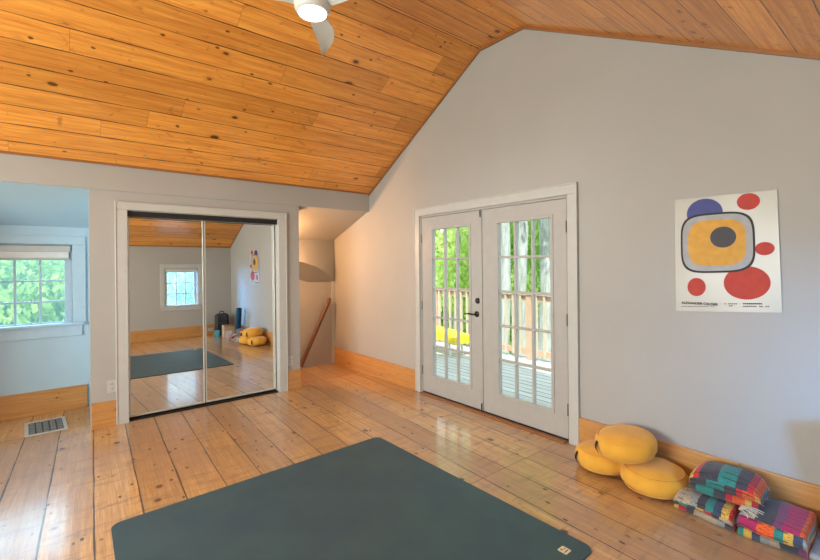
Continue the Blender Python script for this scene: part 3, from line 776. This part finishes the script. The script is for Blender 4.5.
# ------------------------------------------------------------ outlets
def outlet(loc, rot, label, horiz=False):
    o = empty('wall_outlet', loc, rot, label=label, category='outlet', group='white wall outlets')
    bm = B(); w, h = (.06, .036) if horiz else (.036, .058); box(bm, -w, w, -.006, 0, -h, h, bev=.003); obj('cover_plate', bm, M_plate, o)
    for s in (-1, 1):
        bm = B(); c = s * .021
        x, z = (c, 0) if horiz else (0, c)
        lathe(bm, [(0, .0), (.015, .0), (.0165, -.003)], 20, Matrix.Translation((x, -.009, z)) @ Matrix.Rotation(PI / 2, 4, 'X')); r = obj('receptacle', bm, M_plate, o, True)
        bm = B(); box(bm, x - .007, x - .004, -.011, -.0085, z - .004, z + .006); box(bm, x + .004, x + .007, -.011, -.0085, z - .004, z + .006); obj('slots', bm, M_slot, r)
    return o
outlet((.3635, YB + .0115, .372), (0, 0, 0), 'white wall outlet left of the mirrored closet, above a short baseboard')
outlet((2.134, YB + .0115, .352), (0, 0, 0), 'white wall outlet right of the mirrored closet, beside the stair opening')
outlet((2.80, YC + .0225, .13), (0, 0, PI), 'white outlet set in the front baseboard, seen only in the closet mirror', True)

# ------------------------------------------------------------ floor register
vt = empty('floor_vent', (-.12, 5.335, .0005), (0, 0, math.radians(3)), label='pale metal floor register with scrolled grille below the alcove window', category='vent')
M_vent = plain('pale_vent_metal', (.55, .58, .56), .4, .3)
hx, hy = .152, .225
bm = B()
for a in ((-hx, hx, -hy, -hy + .03), (-hx, hx, hy - .03, hy), (-hx, -hx + .028, -hy + .03, hy - .03), (hx - .028, hx, -hy + .03, hy - .03)): box(bm, *a, 0, .006, bev=.002)
obj('vent_frame', bm, M_vent, vt)
bm = B(); box(bm, -hx + .028, hx - .028, -hy + .03, hy - .03, 0, .001); obj('duct_shadow', bm, M_black, vt)
bm = B()
nx, ny = 5, 8
for i in range(nx):
    for j in range(ny):
        cx = -hx + .028 + (i + .5) * (2 * hx - .056) / nx; cy = -hy + .03 + (j + .5) * (2 * hy - .06) / ny; r = .0185
        tube(bm, [(cx + r * math.cos(a * PI / 5), cy + r * math.sin(a * PI / 5), .0035) for a in range(11)], .0028, 4, False)
        if (i + j) % 2: tube(bm, [(cx - .02, cy - .02, .0035), (cx, cy + .004, .0035), (cx + .02, cy + .02, .0035)], .0026, 4)
obj('scroll_grille', bm, plain('grey_grille', (.22, .25, .25), .45), vt)

# ------------------------------------------------------------ handrail
hr = empty('stair_handrail', (3.165, YS, .9), label='brown wooden handrail slanting down the stair wall', category='handrail')
bm = B(); tube(bm, [(.0, -.07, .10), (-.012, -.07, .075), (-.485, -.07, -.865)], [.022, .030, .030], 14); obj('rail', bm, M_rail, hr, True)
for t in (.08, .8):
    p = Vector((3.20, 0, .99)).lerp(Vector((2.72, 0, .03)), t); bm = B()
    tube(bm, [(p.x - 3.2 + .01, -.002, p.z - .9 - .06), (p.x - 3.2 + .01, -.05, p.z - .9 - .06), (p.x - 3.2, -.062, p.z - .9 - .02)], .007, 8); obj('rail_bracket', bm, M_steel, hr, True)
# stair light hidden behind the closet end
sl_ = empty('stair_light', (2.02, 5.50, 1.99), label='small round warm ceiling light above the stairs, behind the closet end', category='ceiling light')
g = G('warm_globe'); g.set(col=(1, .8, .6), em=(1., .52, .22), ems=6.); 
bm = B(); lathe(bm, [(0, 0.03), (.07, .03), (.07, -.02), (0, -.02)], 24); obj('light_base', bm, M_fan, sl_, True)
bm = B(); lathe(bm, [(.06, -.021), (.062, -.05), (.045, -.085), (0, -.10)], 24); obj('light_globe', bm, g.m, sl_, True)

# ------------------------------------------------------------ deck, railing, bench
M_deck = wood('deck_boards', (.62, .65, .63), (.42, .45, .44), w=.14, L=4., keep=.9, seam=(.05, .05, .05), sw=.008, rough=.6, var=.12)
M_dwood = plain('pale_railing_wood', (.55, .36, .25), .6); M_bal = plain('cream_baluster', (.52, .44, .34), .6)
dk = bx('deck_platform', M_deck, (XA + .135, 6.2, -1.5, 11.0, -.18, -.10), along=1); dk['label'] = 'grey board deck outside the glass doors'; dk['category'] = 'deck'
rl = empty('deck_railing', (6.08, 4.0, -.10), label='pale wooden deck railing with square balusters outside the glass doors', category='railing')
bm = B(); box(bm, -.07, .07, -4.5, 7., 1.075, 1.11, bev=.004); obj('top_rail', bm, M_dwood, rl)
bm = B(); box(bm, -.02, .02, -4.5, 7., .97, 1.06); obj('upper_rail', bm, M_dwood, rl)
bm = B(); box(bm, -.02, .02, -4.5, 7., .08, .17); obj('bottom_rail', bm, M_dwood, rl)
for y in (-4.4, -2.0, .35, 2.65, 4.9, 6.9):
    bm = B(); box(bm, -.05, .05, y - .05, y + .05, 0, 1.07); obj('post', bm, M_dwood, rl)
for k in range(60):
    y = -2.9 + k * .155
    if min(abs(y - q) for q in (-4.4, -2.0, .35, 2.65, 4.9, 6.9)) < .06: continue
    bm = B(); box(bm, -.058, -.021, y - .019, y + .019, .06, 1.07); obj('baluster', bm, M_bal, rl)
M_ylw = plain('yellow_plastic', (.85, .62, .03), .35); M_leg = plain('white_metal_leg', (.7, .7, .7), .4)
bn = empty('outdoor_bench', (5.35, 6.05, -.10), label='low curved yellow bench standing on the deck behind the left glass door', category='bench')
bm = B(); N = 24; top = []; 
for k in range(N + 1):
    t = k / N * 2 - 1; top.append((t * .85, .36 + .0 + .07 * math.cos(t * PI / 2)))
vs = [[bm.verts.new((x, y, z)) for x in (-.2, .2)] for y, z in top]
for a, b in zip(vs, vs[1:]): bm.faces.new((a[0], b[0], b[1], a[1]))
r_ = bmesh.ops.extrude_face_region(bm, geom=bm.faces[:])
for v in r_['geom']:
    if isinstance(v, bmesh.types.BMVert): v.co.z -= .13
obj('bench_seat', bm, M_ylw, bn)
for sx in (-.15, .15):
    for sy in (-.7, .7):
        bm = B(); tube(bm, [(sx, sy, 0), (sx, sy * .95, .27)], .02, 8); obj('leg', bm, M_leg, bn)

# ------------------------------------------------------------ ground and trees
g = G('leafy_ground'); o_ = g.obj(); n1 = g.noise(o_, 1.5, 6, .7)
g.set(col=g.ramp(n1, [(.3, (.10, .16, .04)), (.5, (.24, .34, .09)), (.7, (.42, .40, .22))]), rough=.95)
gd = bx('forest_ground', g.m, (-40, 45, -40, 45, -3.1, -3.0)); gd['kind'] = 'stuff'; gd['label'] = 'green leafy forest ground below the deck'; gd['category'] = 'ground'
def leafmat(name, c1, c2):
    g = G(name); g.n.remove(g.b); o_ = g.obj(); n1 = g.noise(o_, 2.2, 4)
    col = g.mix(g.rng(n1, .3, .7), c1, c2)
    d = g.n.new('ShaderNodeBsdfDiffuse'); t = g.n.new('ShaderNodeBsdfTranslucent'); m = g.n.new('ShaderNodeMixShader'); m.inputs[0].default_value = .5
    g.l(col, d.inputs[0]); g.l(col, t.inputs[0]); g.l(d.outputs[0], m.inputs[1]); g.l(t.outputs[0], m.inputs[2]); g.l(m.outputs[0], g.out.inputs[0]); return g.m
LM = [leafmat('leaf_green', (.32, .52, .13), (.60, .78, .28)), leafmat('leaf_yellow_green', (.55, .72, .22), (.78, .88, .42)), leafmat('leaf_soft_green', (.30, .48, .27), (.58, .76, .48))]
g = G('grey_bark'); o_ = g.obj(); mp = g.n.new('ShaderNodeMapping'); mp.inputs['Scale'].default_value = (14, 14, 1.6); g.l(o_, mp.inputs[0])
n1 = g.noise(mp.outputs[0], 1., 5, .7); g.set(col=g.ramp(n1, [(.3, (.20, .20, .19)), (.6, (.48, .50, .50))]), rough=.95); g.bump(n1, .8, .03); M_bark = g.m
def tree(loc, h, tr, blobs, nleaf, ls, mat, label, seed, cat='tree'):
    rnd = random.Random(seed); o = empty('leafy_tree', loc, label=label, category=cat, group='trees around the house')
    pts = [(rnd.uniform(-.1, .1) * k, rnd.uniform(-.1, .1) * k, h * k / 6) for k in range(7)]
    bm = B(); tube(bm, pts, [tr * (1 - .10 * k) for k in range(7)], 12); obj('trunk', bm, M_bark, o, True)
    bm = B()
    for cx, cy, cz, r in blobs:
        for _ in range(nleaf // len(blobs)):
            v = Vector((rnd.gauss(0, 1), rnd.gauss(0, 1), rnd.gauss(0, .8))).normalized() * r * rnd.uniform(.25, 1.) ** .6
            p = Vector((cx, cy, cz)) + v; e = Euler((rnd.uniform(0, 6.3), rnd.uniform(0, 6.3), rnd.uniform(0, 6.3))).to_matrix()
            s = ls * rnd.uniform(.6, 1.3)
            q = [p + e @ Vector(a) for a in ((-s, 0, 0), (0, -s * .55, .1 * s), (s, 0, 0), (0, s * .55, .1 * s))]
            bm.faces.new([bm.verts.new(a) for a in q])
    obj('foliage', bm, mat, o)
    return o
def blobs(rnd, n, R_, z0, z1, r0, r1): return [(rnd.uniform(-R_, R_), rnd.uniform(-R_, R_), rnd.uniform(z0, z1), rnd.uniform(r0, r1)) for _ in range(n)]
# (x, y, trunk radius, leaf kind, blob z-range, label); ground is at z=-3
TS = [
 (9.2, 7.45, .17, 1, (7., 10.), 'broad grey trunk tree just past the deck, leftmost in the right glass door'),
 (10.0, 7.40, .20, 0, (7.5, 11.), 'broad grey trunk tree past the deck, central in the right glass door'),
 (10.6, 7.05, .26, 2, (7.5, 11.), 'thickest grey trunk tree past the deck, rightmost in the right glass door'),
 (11.5, 11.6, .10, 1, (2.6, 7.), 'slender bright green tree seen through the left glass door'),
]
for i, (x, y, tr, k, zr, lab) in enumerate(TS):
    rnd = random.Random(50 + i); tree((x, y, -3.), 11., tr, blobs(rnd, 9, 1.6, zr[0], zr[1], .8, 1.4), 5200, .10, LM[k], lab, 100 + i)
def backdrop(locs, lab, s0, zr=(.8, 8.), R_=1.9, ls=.13, nl=8000, n=13):
    for i, (x, y, k) in enumerate(locs):
        rnd = random.Random(s0 + i); tree((x, y, -3.), 9., .12, blobs(rnd, n, R_, zr[0], zr[1], .9, 1.5), nl, ls, LM[k], lab, s0 + 50 + i)
backdrop([(15.5, 9.0, 0), (15., 12.5, 1), (16.5, 16., 0), (14.5, 18.5, 1), (19., 12.5, 0), (20., 18., 1), (13.5, 15.2, 2), (21., 15., 0)], 'dense green forest tree standing well beyond the deck railing', 300)
backdrop([(-1.6, 13.6, 0), (1.4, 13.2, 2), (-4.2, 14.2, 1), (-.2, 16., 1)], 'leafy tree outside the alcove window at the left', 500, zr=(1.2, 4.6), R_=1.5, ls=.11)
backdrop([(2.6, -9.2, 1), (4.8, -10., 1), (.5, -10.5, 0), (6.8, -11.5, 1)], 'leafy tree outside the small front window, seen only in the closet mirror', 600, zr=(1.5, 5.), ls=.11)

# ------------------------------------------------------------ lights
def area(name, loc, rot, sx, sy, power, col):
    l = bpy.data.lights.new(name, 'AREA'); l.shape = 'RECTANGLE'; l.size = sx; l.size_y = sy; l.energy = power; l.color = col
    o = bpy.data.objects.new(name, l); C.objects.link(o); o.location = loc; o.rotation_euler = rot; return o
def point(name, loc, r, power, col):
    l = bpy.data.lights.new(name, 'POINT'); l.shadow_soft_size = r; l.energy = power; l.color = col
    o = bpy.data.objects.new(name, l); C.objects.link(o); o.location = loc; return o
sun = bpy.data.lights.new('sun', 'SUN'); sun.energy = 6.5; sun.angle = .02; sun.color = (1., .95, .85)
so = bpy.data.objects.new('sun', sun); C.objects.link(so); so.rotation_euler = Euler((math.radians(24), math.radians(-30), 0))
area('added_fill_left', (XL - .45, 2.25, 1.6), (0, -PI / 2 - .32, 0), 1.9, 3.0, 340, (.93, .98, .94))  # added fill light shining through the invented opening in the unseen left wall
area('daylight_alcove_window', (GXC, YD + .85, 2.5), (math.radians(-50), 0, 0), 3.6, 2.2, 170, (.42, .74, 1.))
area('daylight_front_window', (CXC, YC - .9, 2.35), (math.radians(50), 0, 0), 1.4, 1.0, 110, (.55, .80, 1.))
area('daylight_front_side', (1.12, YC - 1.05, 1.6), Vector((-2.1, -1.5, .9)).to_track_quat('Z', 'Y').to_euler(), .8, .8, 300, (.07, .42, 1.))
sp = bpy.data.lights.new('fan_lamp', 'SPOT'); sp.energy = 48; sp.color = (1., .95, .87); sp.spot_size = math.radians(165); sp.spot_blend = .6; sp.shadow_soft_size = .09
spo = bpy.data.objects.new('fan_lamp', sp); C.objects.link(spo); spo.location = (FX, FY, FZ - .14)
point('stair_lamp', (2.02, 5.50, 1.80), .05, 75, (1., .50, .22))
W = bpy.data.worlds.new('sky'); SC.world = W; W.use_nodes = True
bg = W.node_tree.nodes['Background']; bg.inputs[0].default_value = (.80, .92, 1., 1); bg.inputs[1].default_value = 2.2

# ------------------------------------------------------------ camera
cam = bpy.data.cameras.new('camera'); co = bpy.data.objects.new('camera', cam); C.objects.link(co); SC.camera = co
cam.sensor_fit = 'HORIZONTAL'; cam.sensor_width = 36; cam.lens = 432.0 / 820 * 36; cam.clip_start = .05
cam.shift_y = -14.9 / 820 * 1
yaw = math.radians(38.936); roll = math.radians(-.524)
fw = Vector((math.sin(yaw), math.cos(yaw), 0)); rt = Vector((math.cos(yaw), -math.sin(yaw), 0)); up = Vector((0, 0, 1))
r2 = rt * math.cos(roll) + up * math.sin(roll); u2 = -rt * math.sin(roll) + up * math.cos(roll)
Mx = Matrix((r2, u2, -fw)).transposed().to_4x4(); Mx.translation = Vector((0, 0, 1.49)); co.matrix_world = Mx

SC.view_settings.view_transform = 'Standard'; SC.view_settings.look = 'None'; SC.view_settings.gamma = 1
SC.view_settings.exposure = 0.0
SC.view_settings.use_curve_mapping = False
